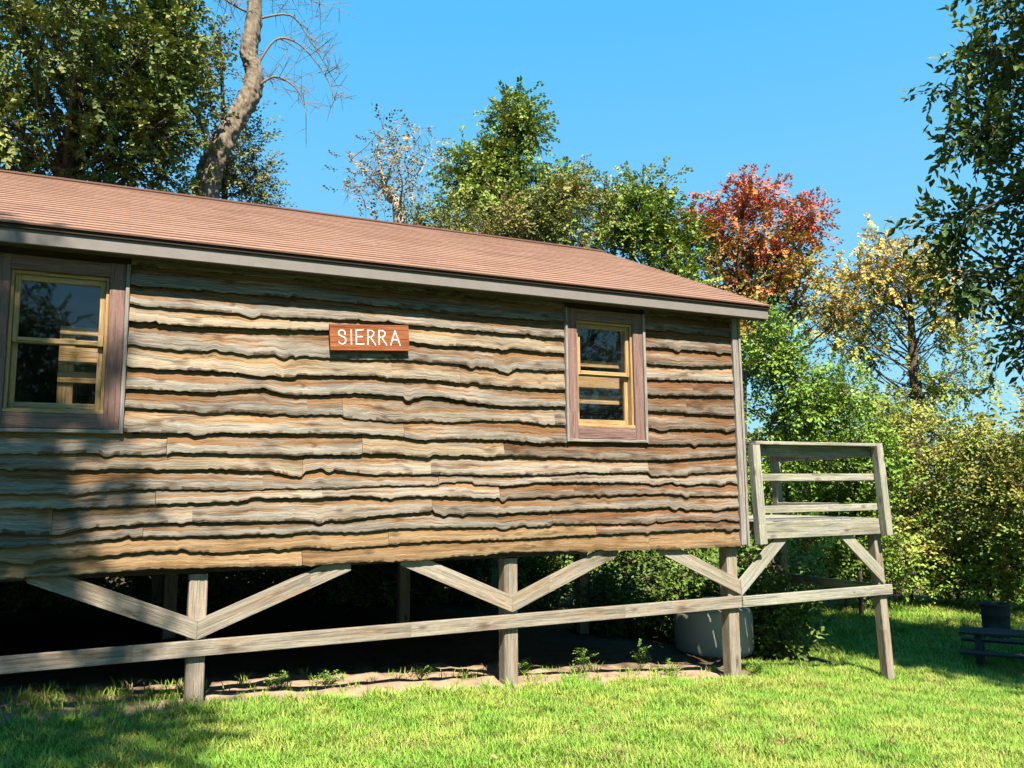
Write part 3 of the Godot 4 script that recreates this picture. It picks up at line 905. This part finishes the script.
func build_trees() -> void:
	var G1 := [Color(0.067, 0.104, 0.02), Color(0.116, 0.152, 0.032), Color(0.183, 0.201, 0.049)]
	var G2 := [Color(0.073, 0.146, 0.022), Color(0.134, 0.207, 0.03), Color(0.207, 0.232, 0.049)]
	var OLIVE := [Color(0.122, 0.159, 0.037), Color(0.207, 0.207, 0.055), Color(0.244, 0.171, 0.061)]
	tree("maple_tree", "large dense green tree rising behind the roof at the left", V(-6.4, 0, -8.6), [V(-6.39, 3.1, -8.53), V(-6.53, 6.4, -8.52), V(-6.4, 8.2, -8.5), V(-6.3, 11.0, -8.5)], [0.22, 0.19, 0.15, 0.1, 0.04], [[-6.5, 9.0, -8.5, 2.2, 1.7, 85], [-5.3, 7.6, -8.5, 0.9, 0.95, 24], [-7.4, 7.1, -8.4, 1.5, 1.0, 45], [-5.2, 9.6, -8.6, 0.9, 1.2, 22], [-6.8, 11.2, -8.5, 1.9, 1.3, 40]], 0.42, 17, M.spray_broad, G1, M.bark)
	# the dead, crooked trunk
	var dead := thing("dead_tree", "crooked grey trunk with bare twigs leaning above the roof", "tree", V(-4.1, rise(-4.1, -9.5) - 0.1, -9.5), 0.0, "trees round the clearing")
	var st := tool()
	var o: Vector3 = dead.position
	var line := [V(-4.1, o.y, -9.5), V(-4.14, 2.93, -9.49), V(-4.25, 6.47, -9.49), V(-4.21, 7.49, -9.49), V(-4.06, 8.02, -9.48), V(-3.77, 8.66, -9.45), V(-3.50, 9.25, -9.41), V(-3.45, 9.72, -9.41), V(-3.56, 10.12, -9.42), V(-3.48, 10.80, -9.41), V(-3.46, 12.07, -9.41), V(-3.41, 13.8, -9.4)]
	var sp := spline(line.map(func(p): return p - o), [0.30, 0.26, 0.23, 0.215, 0.20, 0.18, 0.18, 0.15, 0.16, 0.145, 0.11, 0.05], 22)
	tube(st, sp[0], sp[1], 30, 0.30)
	part(dead, "trunk", st, M.deadbark)
	st = tool()
	sp = spline([V(-4.2, 7.7, -9.45) - o, V(-4.33, 8.46, -9.4) - o, V(-4.54, 8.74, -9.4) - o, V(-4.89, 8.88, -9.4) - o], [0.09, 0.075, 0.055, 0.012], 5)
	tube(st, sp[0], sp[1], 8, 0.2)
	part(dead, "broken_limb", st, M.bleached)
	for L in [[V(-3.47, 9.7, -9.41), V(-3.08, 10.44, -9.35), V(-2.61, 10.41, -9.27), V(-2.13, 9.84, -9.17), V(-1.93, 9.33, -9.13)], [V(-3.48, 10.8, -9.41), V(-2.81, 11.01, -9.31), V(-2.42, 10.54, -9.24), V(-2.07, 9.95, -9.16)], [V(-3.5, 11.6, -9.4), V(-2.9, 11.5, -9.2), V(-2.3, 11.2, -9.0)], [V(-3.5, 9.3, -9.4), V(-3.1, 9.6, -9.2), V(-2.7, 9.4, -9.1), V(-2.5, 9.0, -9.1)], [V(-3.5, 10.9, -9.4), V(-4.0, 11.0, -9.3), V(-4.4, 11.3, -9.2)]]:
		st = tool()
		var pp: Array = L.map(func(p): return p - o)
		var rr := []
		for k in pp.size(): rr.append(lerpf(0.028, 0.007, float(k) / (pp.size() - 1)))
		sp = spline(pp, rr, 5)
		tube(st, sp[0], sp[1], 5)
		var S: Array = sp[0]
		for k in 26:
			var a: Vector3 = S[rng.randi_range(3, S.size() - 1)]
			var d := (around() + V(0.5, -0.1, 0)).normalized() * rng.randf_range(0.25, 0.8)
			var m: Vector3 = a + d * 0.5 + V(0, rng.randf_range(-0.05, 0.12), 0)
			tube(st, [a, m, a + d + V(0, rng.randf_range(-0.15, 0.1), 0)], [0.008, 0.006, 0.003], 3)
			for q in 2: tube(st, [m, m + around() * 0.3], [0.005, 0.0025], 3)
		part(dead, "bare_branch", st, M.deadbark)
	tree("slender_tree", "thin olive-leaved tree round the crooked grey trunk", V(-3.9, 0, -10.6), [V(-3.9, 4, -10.5), V(-3.8, 7.5, -10.5), V(-4.0, 11.0, -10.5)], [0.1, 0.09, 0.06, 0.02], [[-3.6, 8.5, -10.4, 0.8, 0.95, 24], [-4.3, 10.1, -10.5, 0.55, 1.1, 16], [-3.2, 7.8, -10.4, 0.7, 0.55, 14], [-4.1, 7.7, -10.5, 0.8, 0.5, 16]], 0.38, 9, M.spray_small, OLIVE, M.bark, 0.035)
	tree("bare_topped_tree", "nearly bare pale tree with a broken trunk above the roof", V(-0.3, 0, -9.7), [V(-0.27, 3.05, -9.7), V(-0.37, 7.22, -9.73), V(-0.6, 7.75, -9.8), V(-0.72, 8.12, -9.84), V(-0.86, 8.9, -9.88)], [0.17, 0.16, 0.14, 0.09, 0.05, 0.02], [[-0.4, 8.5, -9.7, 1.1, 0.95, 26], [-1.0, 7.8, -9.9, 0.8, 0.7, 12]], 0.36, 4, M.spray_small, [Color(0.15, 0.15, 0.06), Color(0.25, 0.19, 0.10), Color(0.30, 0.24, 0.15)], M.bleached, 0.04)
	tree("pointed_maple", "green tree with a pointed top above the middle of the roof", V(2.6, 0, -10.7), [V(2.59, 3, -10.71), V(2.59, 7.4, -10.7), V(2.9, 10.6, -10.6)], [0.17, 0.14, 0.1, 0.02], [[2.75, 9.8, -10.6, 0.65, 0.9, 26], [1.8, 9.2, -11.0, 0.65, 0.8, 22], [2.5, 8.3, -10.7, 1.5, 1.0, 46], [3.7, 8.3, -10.1, 0.8, 0.95, 24], [2.9, 10.6, -10.5, 0.35, 0.4, 8], [2.6, 6.4, -10.7, 1.6, 1.2, 36]], 0.36, 14, M.spray_broad, G2, M.bark)
	tree("yellowing_tree", "low yellowing olive tree just behind the ridge, before the pointed one", V(1.4, 0, -8.9), [V(1.4, 3, -8.8), V(1.4, 6.0, -8.6), V(1.5, 7.4, -8.5)], [0.1, 0.08, 0.05, 0.02], [[0.2, 7.0, -9.0, 0.85, 0.6, 22], [1.4, 6.9, -8.5, 1.1, 0.65, 34], [2.7, 7.2, -7.9, 1.0, 0.8, 34], [1.4, 5.4, -8.6, 1.2, 0.9, 26]], 0.32, 13, M.spray_small, [Color(0.11, 0.15, 0.03), Color(0.18, 0.20, 0.05), Color(0.24, 0.18, 0.07)], M.bark, 0.03)
	tree("round_tree", "dark green tree between the pointed tree and the red maple", V(6.0, 0, -9.9), [V(6.08, 2.3, -9.8), V(6.0, 6.0, -9.8), V(6.1, 8.6, -9.8)], [0.15, 0.12, 0.08, 0.02], [[5.9, 8.4, -9.9, 1.1, 0.8, 34], [6.4, 7.5, -9.6, 0.75, 1.0, 26], [5.2, 7.9, -10.3, 1.0, 0.75, 26], [6.2, 6.3, -9.6, 1.0, 0.8, 20]], 0.36, 14, M.spray_broad, G2, M.bark)
	var red := func(p, r):
		var t := clampf((p.y - 6.2) / 2.0 + (r - 0.5) * 0.9, 0, 1)
		var low := Color(0.15, 0.18, 0.035).lerp(Color(0.36, 0.19, 0.045), r)
		return low.lerp(Color(0.42, 0.055, 0.055).lerp(Color(0.42, 0.16, 0.04), rng.randf()), t)
	tree("red_maple", "maple with red and orange autumn leaves beside the roof's end", V(8.2, 0, -9.4), [V(8.2, 2.28, -9.39), V(8.31, 5.48, -9.3), V(8.34, 7.5, -9.27), V(8.5, 9.0, -9.15)], [0.16, 0.14, 0.1, 0.06, 0.02], [[8.5, 8.75, -9.1, 0.95, 0.32, 17], [7.5, 8.15, -9.6, 0.75, 0.28, 13], [9.5, 8.15, -8.4, 0.85, 0.28, 14], [8.3, 7.5, -9.2, 1.3, 0.4, 22], [9.3, 7.2, -8.6, 0.8, 0.3, 12], [8.8, 6.6, -8.8, 1.2, 0.4, 20], [7.9, 6.5, -9.4, 0.9, 0.4, 12], [9.7, 5.9, -8.0, 0.9, 0.4, 12], [8.4, 5.3, -9.2, 1.3, 0.8, 26]], 0.33, 12, M.spray_broad, [red], M.bark)
	var gold := func(p, r):
		var t := clampf((p.y - 4.6) / 2.4 + (r - 0.5) * 0.8, 0, 1)
		return Color(0.20, 0.25, 0.045).lerp(Color(0.43, 0.35, 0.08).lerp(Color(0.42, 0.25, 0.09), rng.randf() * 0.6), t)
	tree("golden_tree", "open-crowned tree with thin yellow and orange leaves at the right", V(13.2, 0, -8.5), [V(13.18, 2.0, -8.52), V(13.26, 3.83, -8.42), V(13.26, 5.0, -8.42), V(13.28, 6.5, -8.4), V(13.26, 8.0, -8.42)], [0.2, 0.17, 0.15, 0.12, 0.06, 0.02], [[12.9, 7.4, -8.9, 1.4, 1.0, 30], [13.6, 6.8, -7.9, 1.35, 0.95, 30], [12.3, 6.4, -9.4, 1.3, 1.1, 34], [13.9, 5.6, -7.6, 0.95, 0.8, 14], [12.6, 5.3, -9.2, 1.0, 0.7, 14], [13.9, 4.2, -7.6, 1.0, 0.6, 14], [12.8, 3.8, -8.8, 1.2, 0.6, 14]], 0.42, 9, M.spray_broad, [gold], M.bark, 0.03)
	tree("overhanging_tree", "leafy dark boughs hanging in from a tree beyond the right edge", V(3.9, 0, 2.3), [V(3.9, 2.0, 2.4), V(3.8, 4.5, 2.3), V(3.7, 7.0, 2.3), V(3.6, 9.0, 2.2)], [0.16, 0.14, 0.11, 0.07, 0.02], [[2.8, 6.5, 1.6, 0.75, 0.5, 13], [2.4, 6.0, 1.2, 0.45, 0.35, 6], [2.8, 5.3, 1.6, 0.7, 0.4, 10], [2.3, 5.15, 1.1, 0.38, 0.22, 5], [2.7, 4.5, 1.5, 0.55, 0.3, 8], [2.3, 4.35, 1.0, 0.4, 0.2, 5], [2.6, 3.75, 1.4, 0.45, 0.22, 6], [2.15, 3.65, 0.95, 0.32, 0.14, 4], [2.7, 3.05, 1.5, 0.45, 0.35, 9], [3.6, 7.5, 2.2, 1.3, 1.2, 22]], 0.2, 12, M.spray_ovate, [Color(0.04, 0.075, 0.016), Color(0.07, 0.11, 0.02), Color(0.11, 0.14, 0.03)], M.bark, 0.035)
	# the trees behind the camera that shade the left of the wall, the right of the lawn and show in the panes
	tree("shade_tree", "tall tree behind the viewer whose crown shades the wall's left end", V(-10.2, 0, 8.5), [V(-10.1, 3, 8.4), V(-9.8, 7, 8.2), V(-9.4, 11, 8.0), V(-9.2, 14.5, 8.0)], [0.26, 0.22, 0.18, 0.12, 0.03], [[-7.4, 9.8, 8.0, 0.85, 0.6, 18], [-8.3, 12.1, 8.0, 1.0, 0.8, 34], [-8.7, 13.4, 8.0, 1.0, 0.8, 18], [-9.9, 11.6, 8.0, 1.9, 2.4, 60], [-11.0, 10.0, 8.2, 1.8, 1.8, 26]], 0.45, 14, M.spray_broad, G1, M.bark, 0.05, "trees behind the viewer")
	tree("shade_tree", "tall tree right of the viewer shading the lawn's right side", V(5.2, 0, 6.4), [V(5.2, 4, 6.4), V(4.6, 8, 6.3), V(2.9, 11.2, 6.1)], [0.28, 0.22, 0.14, 0.03], [[3.95, 8.0, 6.1, 2.6, 1.7, 170], [2.25, 9.6, 6.1, 1.05, 1.3, 50], [2.7, 10.9, 6.0, 1.1, 1.2, 36], [5.4, 6.0, 6.2, 2.4, 0.9, 36]], 0.45, 14, M.spray_broad, G1, M.bark, 0.05, "trees behind the viewer")
	tree("shade_tree", "tree behind the viewer mirrored in the left window", V(-9.6, 0, 17.0), [V(-9.6, 3, 17), V(-9.5, 6.5, 17)], [0.2, 0.15, 0.04], [[-8.2, 5.2, 17.0, 1.7, 2.2, 110], [-6.5, 4.0, 17.0, 1.0, 1.2, 50]], 0.5, 13, M.spray_broad, G1, M.bark, 0.05, "trees behind the viewer")
	var rear := [[-18.0, 14.0, 8.5], [-14.0, 19.0, 9.5], [-3.5, 21.0, 9.0], [1.5, 18.5, 8.0], [11.0, 15.0, 10.0], [13.0, 8.5, 9.5], [-19.0, 6.0, 9.0], [-17.0, -1.0, 8.0]]  # unseen trees added to cut the sky light and darken the panes
	var told := ["far left behind the viewer", "left behind the viewer, beyond the mirrored tree", "straight behind the viewer", "behind the viewer, before the straight one", "right behind the viewer, the tallest there", "right of the viewer by the lawn", "left of the viewer by the lawn", "beside the cabin's far left end"]
	for k in rear.size():
		var q: Array = rear[k]
		tree("sky_cutting_tree", "broad green tree added to cut sky light, standing " + told[k], V(q[0], 0, q[1]), [V(q[0], q[2] * 0.4, q[1]), V(q[0], q[2] * 0.9, q[1])], [0.2, 0.15, 0.03], [[q[0], q[2] * 0.6, q[1], 2.7, q[2] * 0.36, 85], [q[0], q[2] * 0.25, q[1], 2.4, q[2] * 0.2, 30]], 0.6, 12, M.spray_broad, G1, M.bark, 0.05, "trees behind the viewer")
	tree("shade_tree", "tree behind the viewer mirrored in the right window", V(6.0, 0, 13.5), [V(6, 3, 13.5), V(6, 6.5, 13.5)], [0.2, 0.15, 0.04], [[5.8, 5.0, 13.5, 3.2, 3.0, 80]], 0.5, 13, M.spray_broad, G1, M.bark, 0.05, "trees behind the viewer")

func shrub(label: String, x: float, z: float, lobes: Array, cr: float, per: int, hues: Array, mesh: Mesh) -> void:
	var top := 0.0
	for l in lobes: top = maxf(top, l[1])
	var y := rise(x, z)
	tree("leafy_shrub", label, V(x, 0, z), [V(x + 0.05, lerpf(y, top, 0.5), z), V(x, top, z)], [0.04, 0.03, 0.01], lobes, cr, per, mesh, hues, M.bark, 0.018, "thicket along the clearing", "shrub", "foliage")

func build_thicket() -> void:
	var A := [Color(0.115, 0.215, 0.027), Color(0.174, 0.282, 0.038), Color(0.215, 0.282, 0.054)]
	var B := [Color(0.134, 0.201, 0.034), Color(0.228, 0.268, 0.054), Color(0.309, 0.268, 0.065)]
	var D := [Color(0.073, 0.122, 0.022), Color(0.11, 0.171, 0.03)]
	shrub("tall bright green sapling right beside the cabin's end above the deck", 4.5, -4.1, [[4.4, 3.3, -4.1, 0.75, 0.85, 34], [4.6, 2.3, -4.0, 0.8, 0.85, 34], [4.3, 4.1, -4.1, 0.42, 0.5, 10], [4.3, 1.0, -4.0, 0.8, 0.8, 28]], 0.26, 13, A, M.spray_small)
	shrub("green sapling behind the deck's end post", 5.6, -3.7, [[5.4, 3.0, -3.8, 0.75, 0.6, 22], [5.6, 2.1, -3.7, 0.85, 0.75, 30], [5.9, 1.0, -4.0, 0.85, 0.8, 30]], 0.26, 13, A, M.spray_small)
	shrub("yellow-green bush under the golden tree", 8.0, -4.7, [[8.1, 2.5, -4.5, 1.1, 0.85, 36], [7.8, 1.3, -4.8, 1.1, 1.0, 40], [7.6, 0.2, -4.8, 1.0, 0.6, 20]], 0.28, 13, B, M.spray_small)
	shrub("pale yellowing bush at the thicket's right side", 8.4, -3.4, [[8.5, 2.0, -3.3, 0.95, 0.8, 30], [8.3, 1.0, -3.6, 1.0, 0.9, 36], [8.5, 0.2, -3.4, 1.0, 0.5, 20]], 0.28, 13, B, M.spray_small)
	shrub("dense green bush right of the deck posts", 6.0, -4.4, [[5.9, 1.1, -4.3, 0.85, 0.8, 30], [5.5, 0.4, -4.5, 0.9, 0.6, 28], [6.6, 0.5, -4.3, 0.8, 0.6, 22]], 0.26, 13, A, M.spray_small)
	shrub("tall bush cut by the photograph's right edge", 8.2, -2.2, [[8.1, 1.5, -2.3, 0.8, 1.1, 34], [8.6, 0.3, -2.4, 0.9, 0.7, 24], [8.9, 2.6, -2.2, 0.8, 0.9, 20]], 0.28, 13, B, M.spray_small)
	shrub("low tangled bush behind the barrel", 8.6, -4.2, [[8.2, 0.1, -4.2, 1.0, 0.5, 26], [8.9, 0.1, -3.6, 0.95, 0.5, 26]], 0.26, 13, A, M.spray_small)
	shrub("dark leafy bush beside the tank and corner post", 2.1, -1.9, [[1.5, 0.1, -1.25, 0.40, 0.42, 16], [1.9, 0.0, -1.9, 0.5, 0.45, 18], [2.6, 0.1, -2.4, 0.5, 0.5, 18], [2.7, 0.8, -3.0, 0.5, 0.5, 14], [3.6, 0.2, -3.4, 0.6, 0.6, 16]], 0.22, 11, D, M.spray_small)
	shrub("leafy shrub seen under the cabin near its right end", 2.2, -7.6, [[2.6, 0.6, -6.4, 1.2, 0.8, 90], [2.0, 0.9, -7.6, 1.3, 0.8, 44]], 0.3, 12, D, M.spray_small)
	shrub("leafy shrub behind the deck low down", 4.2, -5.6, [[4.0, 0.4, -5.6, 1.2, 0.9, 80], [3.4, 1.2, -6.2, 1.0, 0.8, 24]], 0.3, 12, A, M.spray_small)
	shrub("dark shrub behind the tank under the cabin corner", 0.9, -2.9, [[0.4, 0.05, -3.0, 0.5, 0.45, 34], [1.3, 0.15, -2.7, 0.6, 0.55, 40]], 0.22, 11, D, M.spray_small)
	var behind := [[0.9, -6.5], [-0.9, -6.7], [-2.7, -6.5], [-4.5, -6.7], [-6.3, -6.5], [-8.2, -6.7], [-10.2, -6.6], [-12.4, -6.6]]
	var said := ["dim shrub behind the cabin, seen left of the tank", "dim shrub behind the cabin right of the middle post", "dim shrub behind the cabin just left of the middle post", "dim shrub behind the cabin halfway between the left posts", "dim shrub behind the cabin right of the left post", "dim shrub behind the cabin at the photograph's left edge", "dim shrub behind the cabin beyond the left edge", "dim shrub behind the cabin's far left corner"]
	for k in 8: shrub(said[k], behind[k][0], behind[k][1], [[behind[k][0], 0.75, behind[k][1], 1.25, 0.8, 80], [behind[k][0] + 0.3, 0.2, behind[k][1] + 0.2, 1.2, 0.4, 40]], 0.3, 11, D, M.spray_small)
	# woods farther off, one mass
	var xf := []
	var cols := []
	for k in 5200:
		var an := rng.randf_range(-0.25, 1.35)
		var d := rng.randf_range(27.0, 48.0)
		var x := -5.6 + sin(an) * d
		var z := 6.45 - cos(an) * d
		var hmax := 4.2 + 2.2 * noise.get_noise_2d(x * 0.35, z * 0.35)
		if an > 1.0: hmax -= (an - 1.0) * 2.0
		var y := rng.randf() * hmax
		var sc := rng.randf_range(2.2, 4.2)
		var b := Basis.from_euler(V(rng.randf_range(-0.7, 0.7), rng.randf() * TAU, rng.randf_range(-0.7, 0.7))).scaled(V(sc, sc, sc))
		xf.append(Transform3D(b, V(x, rise(x, z) + y, z)))
		var c := Color(0.06, 0.10, 0.02).lerp(Color(0.17, 0.16, 0.04), clampf(0.5 + noise.get_noise_2d(x * 0.6, z * 0.6) + rng.randf_range(-0.2, 0.2), 0, 1))
		cols.append(c)
	var o := scatter(self, "distant_woods", M.spray_broad, M.leaf, xf, cols)
	tag(o, "mass of far woods showing between the nearer trees", "woods", "", "stuff")

# ---------------------------------------------------------------- scene
func _ready() -> void:
	rng.seed = 4711
	noise.seed = 12
	noise.frequency = 1.0
	noise.fractal_octaves = 2
	# camera
	var cam := Camera3D.new()
	cam.name = "camera"
	add_child(cam)
	cam.position = V(-5.58, 1.6, 6.45)
	cam.rotation_degrees = V(7.32, -25.65, -0.64)
	cam.fov = rad_to_deg(2.0 * atan(384.0 / 830.0))
	cam.near = 0.05
	cam.far = 400.0
	cam.current = true
	# sky and exposure
	var env := Environment.new()
	var sky := Sky.new()
	var sm := ProceduralSkyMaterial.new()
	sm.sky_top_color = Color(0.014, 0.150, 0.318).linear_to_srgb()
	sm.sky_horizon_color = Color(0.150, 0.280, 0.325).linear_to_srgb()
	sm.sky_curve = 0.24
	sm.ground_bottom_color = Color(0.05, 0.06, 0.03).linear_to_srgb()
	sm.ground_horizon_color = Color(0.10, 0.13, 0.08).linear_to_srgb()
	sm.sun_angle_max = 0.0
	sky.sky_material = sm
	env.background_mode = Environment.BG_SKY
	env.sky = sky
	env.tonemap_mode = Environment.TONE_MAPPER_LINEAR
	env.tonemap_exposure = 3.2
	env.sdfgi_enabled = true
	env.ssao_enabled = true
	env.ssil_enabled = true
	var we := WorldEnvironment.new()
	we.name = "world_environment"
	we.environment = env
	add_child(we)
	var sun := DirectionalLight3D.new()
	sun.name = "sun"
	add_child(sun)
	sun.look_at_from_position(SUN * 50.0, Vector3.ZERO, Vector3.UP)
	sun.light_color = Color(1.0, 0.955, 0.88)
	sun.light_energy = 1.6
	sun.light_angular_distance = 0.53
	sun.shadow_enabled = true
	materials()
	build_ground()
	build_cabin()
	build_deck()
	build_trees()
	build_thicket()
	build_sign()
	build_bunk(V(-5.96, 1.08, -0.135), "wooden bunk bed seen through the left window")
	build_bunk(V(-2.75, 1.08, -0.135), "wooden bunk bed seen through the right window")
	build_small()
	build_grass()

func materials() -> void:
	M.boards = []
	var greys := [Color(0.209, 0.186, 0.156), Color(0.179, 0.162, 0.138), Color(0.226, 0.192, 0.147), Color(0.153, 0.13, 0.106)]
	var browns := [Color(0.192, 0.113, 0.056), Color(0.164, 0.09, 0.043), Color(0.215, 0.136, 0.07), Color(0.136, 0.068, 0.032)]
	for k in 4: M.boards.append(wood(100 + k * 11, 2048, 128, 5.2, 0.15, greys[k], browns[k], 0.85, [-0.06, -0.03, -0.07, 0.05][k], 13, [1.5, 1.6, 1.5, 1.8][k], true))
	M.boards.append(wood(177, 2048, 128, 5.2, 0.15, Color(0.205, 0.155, 0.098), Color(0.180, 0.112, 0.056), 0.5, 0.12, 9, 1.5, true))
	M.timber = wood(301, 1024, 256, 2.0, 0.4, Color(0.231, 0.206, 0.169), Color(0.223, 0.144, 0.083), 0.0, -0.22, 5)
	M.pale = wood(317, 1024, 256, 2.0, 0.4, Color(0.256, 0.251, 0.218), Color(0.223, 0.21, 0.132), 0.0, -0.15, 4)
	M.grey = wood(331, 1024, 128, 2.0, 0.4, Color(0.231, 0.218, 0.206), Color(0.206, 0.173, 0.144), 0.0, -0.1, 1, 0.7)
	M.trim = wood(347, 1024, 128, 2.0, 0.4, Color(0.185, 0.118, 0.106), Color(0.160, 0.098, 0.086), 0.0, 0.0, 0, 0.45)
	M.pine = wood(359, 1024, 128, 2.0, 0.4, Color(0.35, 0.241, 0.126), Color(0.297, 0.193, 0.091), 0.0, 0.0, 2, 0.5)
	M.signwood = wood(367, 1024, 128, 1.0, 0.25, Color(0.218, 0.079, 0.035), Color(0.176, 0.055, 0.023), 0.0, 0.0, 1, 0.8)
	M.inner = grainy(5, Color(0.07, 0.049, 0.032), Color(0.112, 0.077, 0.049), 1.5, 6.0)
	M.soffit = grainy(6, Color(0.07, 0.052, 0.042), Color(0.091, 0.07, 0.059), 0.8)
	M.fascia = grainy(8, Color(0.146, 0.133, 0.128), Color(0.171, 0.156, 0.151), 1.2, 1.0, 0.6)
	M.drip = mat(Color(0.032, 0.02, 0.015), 0.6)
	M.ridge = grainy(9, Color(0.07, 0.035, 0.025), Color(0.112, 0.056, 0.042), 0.3)
	M.shingle = grainy(10, Color(0.200, 0.116, 0.084), Color(0.255, 0.158, 0.120), 0.35, 1.0, 0.95)
	M.white = mat(Color(0.56, 0.546, 0.532), 0.6)
	M.tank = grainy(14, Color(0.322, 0.329, 0.287), Color(0.392, 0.392, 0.35), 0.9, 1.0, 0.5)
	M.dark = grainy(15, Color(0.03, 0.028, 0.026), Color(0.06, 0.05, 0.045), 0.4)
	M.canvas = grainy(16, Color(0.05, 0.05, 0.045), Color(0.08, 0.075, 0.06), 0.5)
	M.bark = grainy(17, Color(0.049, 0.038, 0.028), Color(0.112, 0.091, 0.07), 0.5, 0.3)
	M.deadbark = grainy(18, Color(0.091, 0.073, 0.056), Color(0.21, 0.175, 0.133), 0.6, 0.25)
	M.bleached = grainy(19, Color(0.252, 0.217, 0.182), Color(0.35, 0.315, 0.266), 0.6, 0.3)
	M.weedstem = mat(Color(0.063, 0.098, 0.021))
	M.fallen = [mat(Color(0.238, 0.14, 0.049)), mat(Color(0.196, 0.091, 0.035)), mat(Color(0.252, 0.196, 0.084))]
	M.ground = grainy(21, Color(0.62, 0.62, 0.62), Color(1.15, 1.12, 1.08), 1.1)
	M.leaf = flora(Color.WHITE, 0.55)
	M.blade = flora(Color.WHITE, 0.55)
	var g := StandardMaterial3D.new()
	g.transparency = BaseMaterial3D.TRANSPARENCY_ALPHA
	g.albedo_color = Color(0.12, 0.14, 0.14, 0.05)
	g.roughness = 0.02
	g.metallic_specular = 0.6
	M.glass = g
	M.spray_broad = spray(1, 15, 0.42, 0.080, 0.066, 0.25)
	M.spray_small = spray(2, 11, 0.30, 0.075, 0.05, 0.2)
	M.spray_ovate = spray(3, 9, 0.30, 0.095, 0.048, 0.6, true)
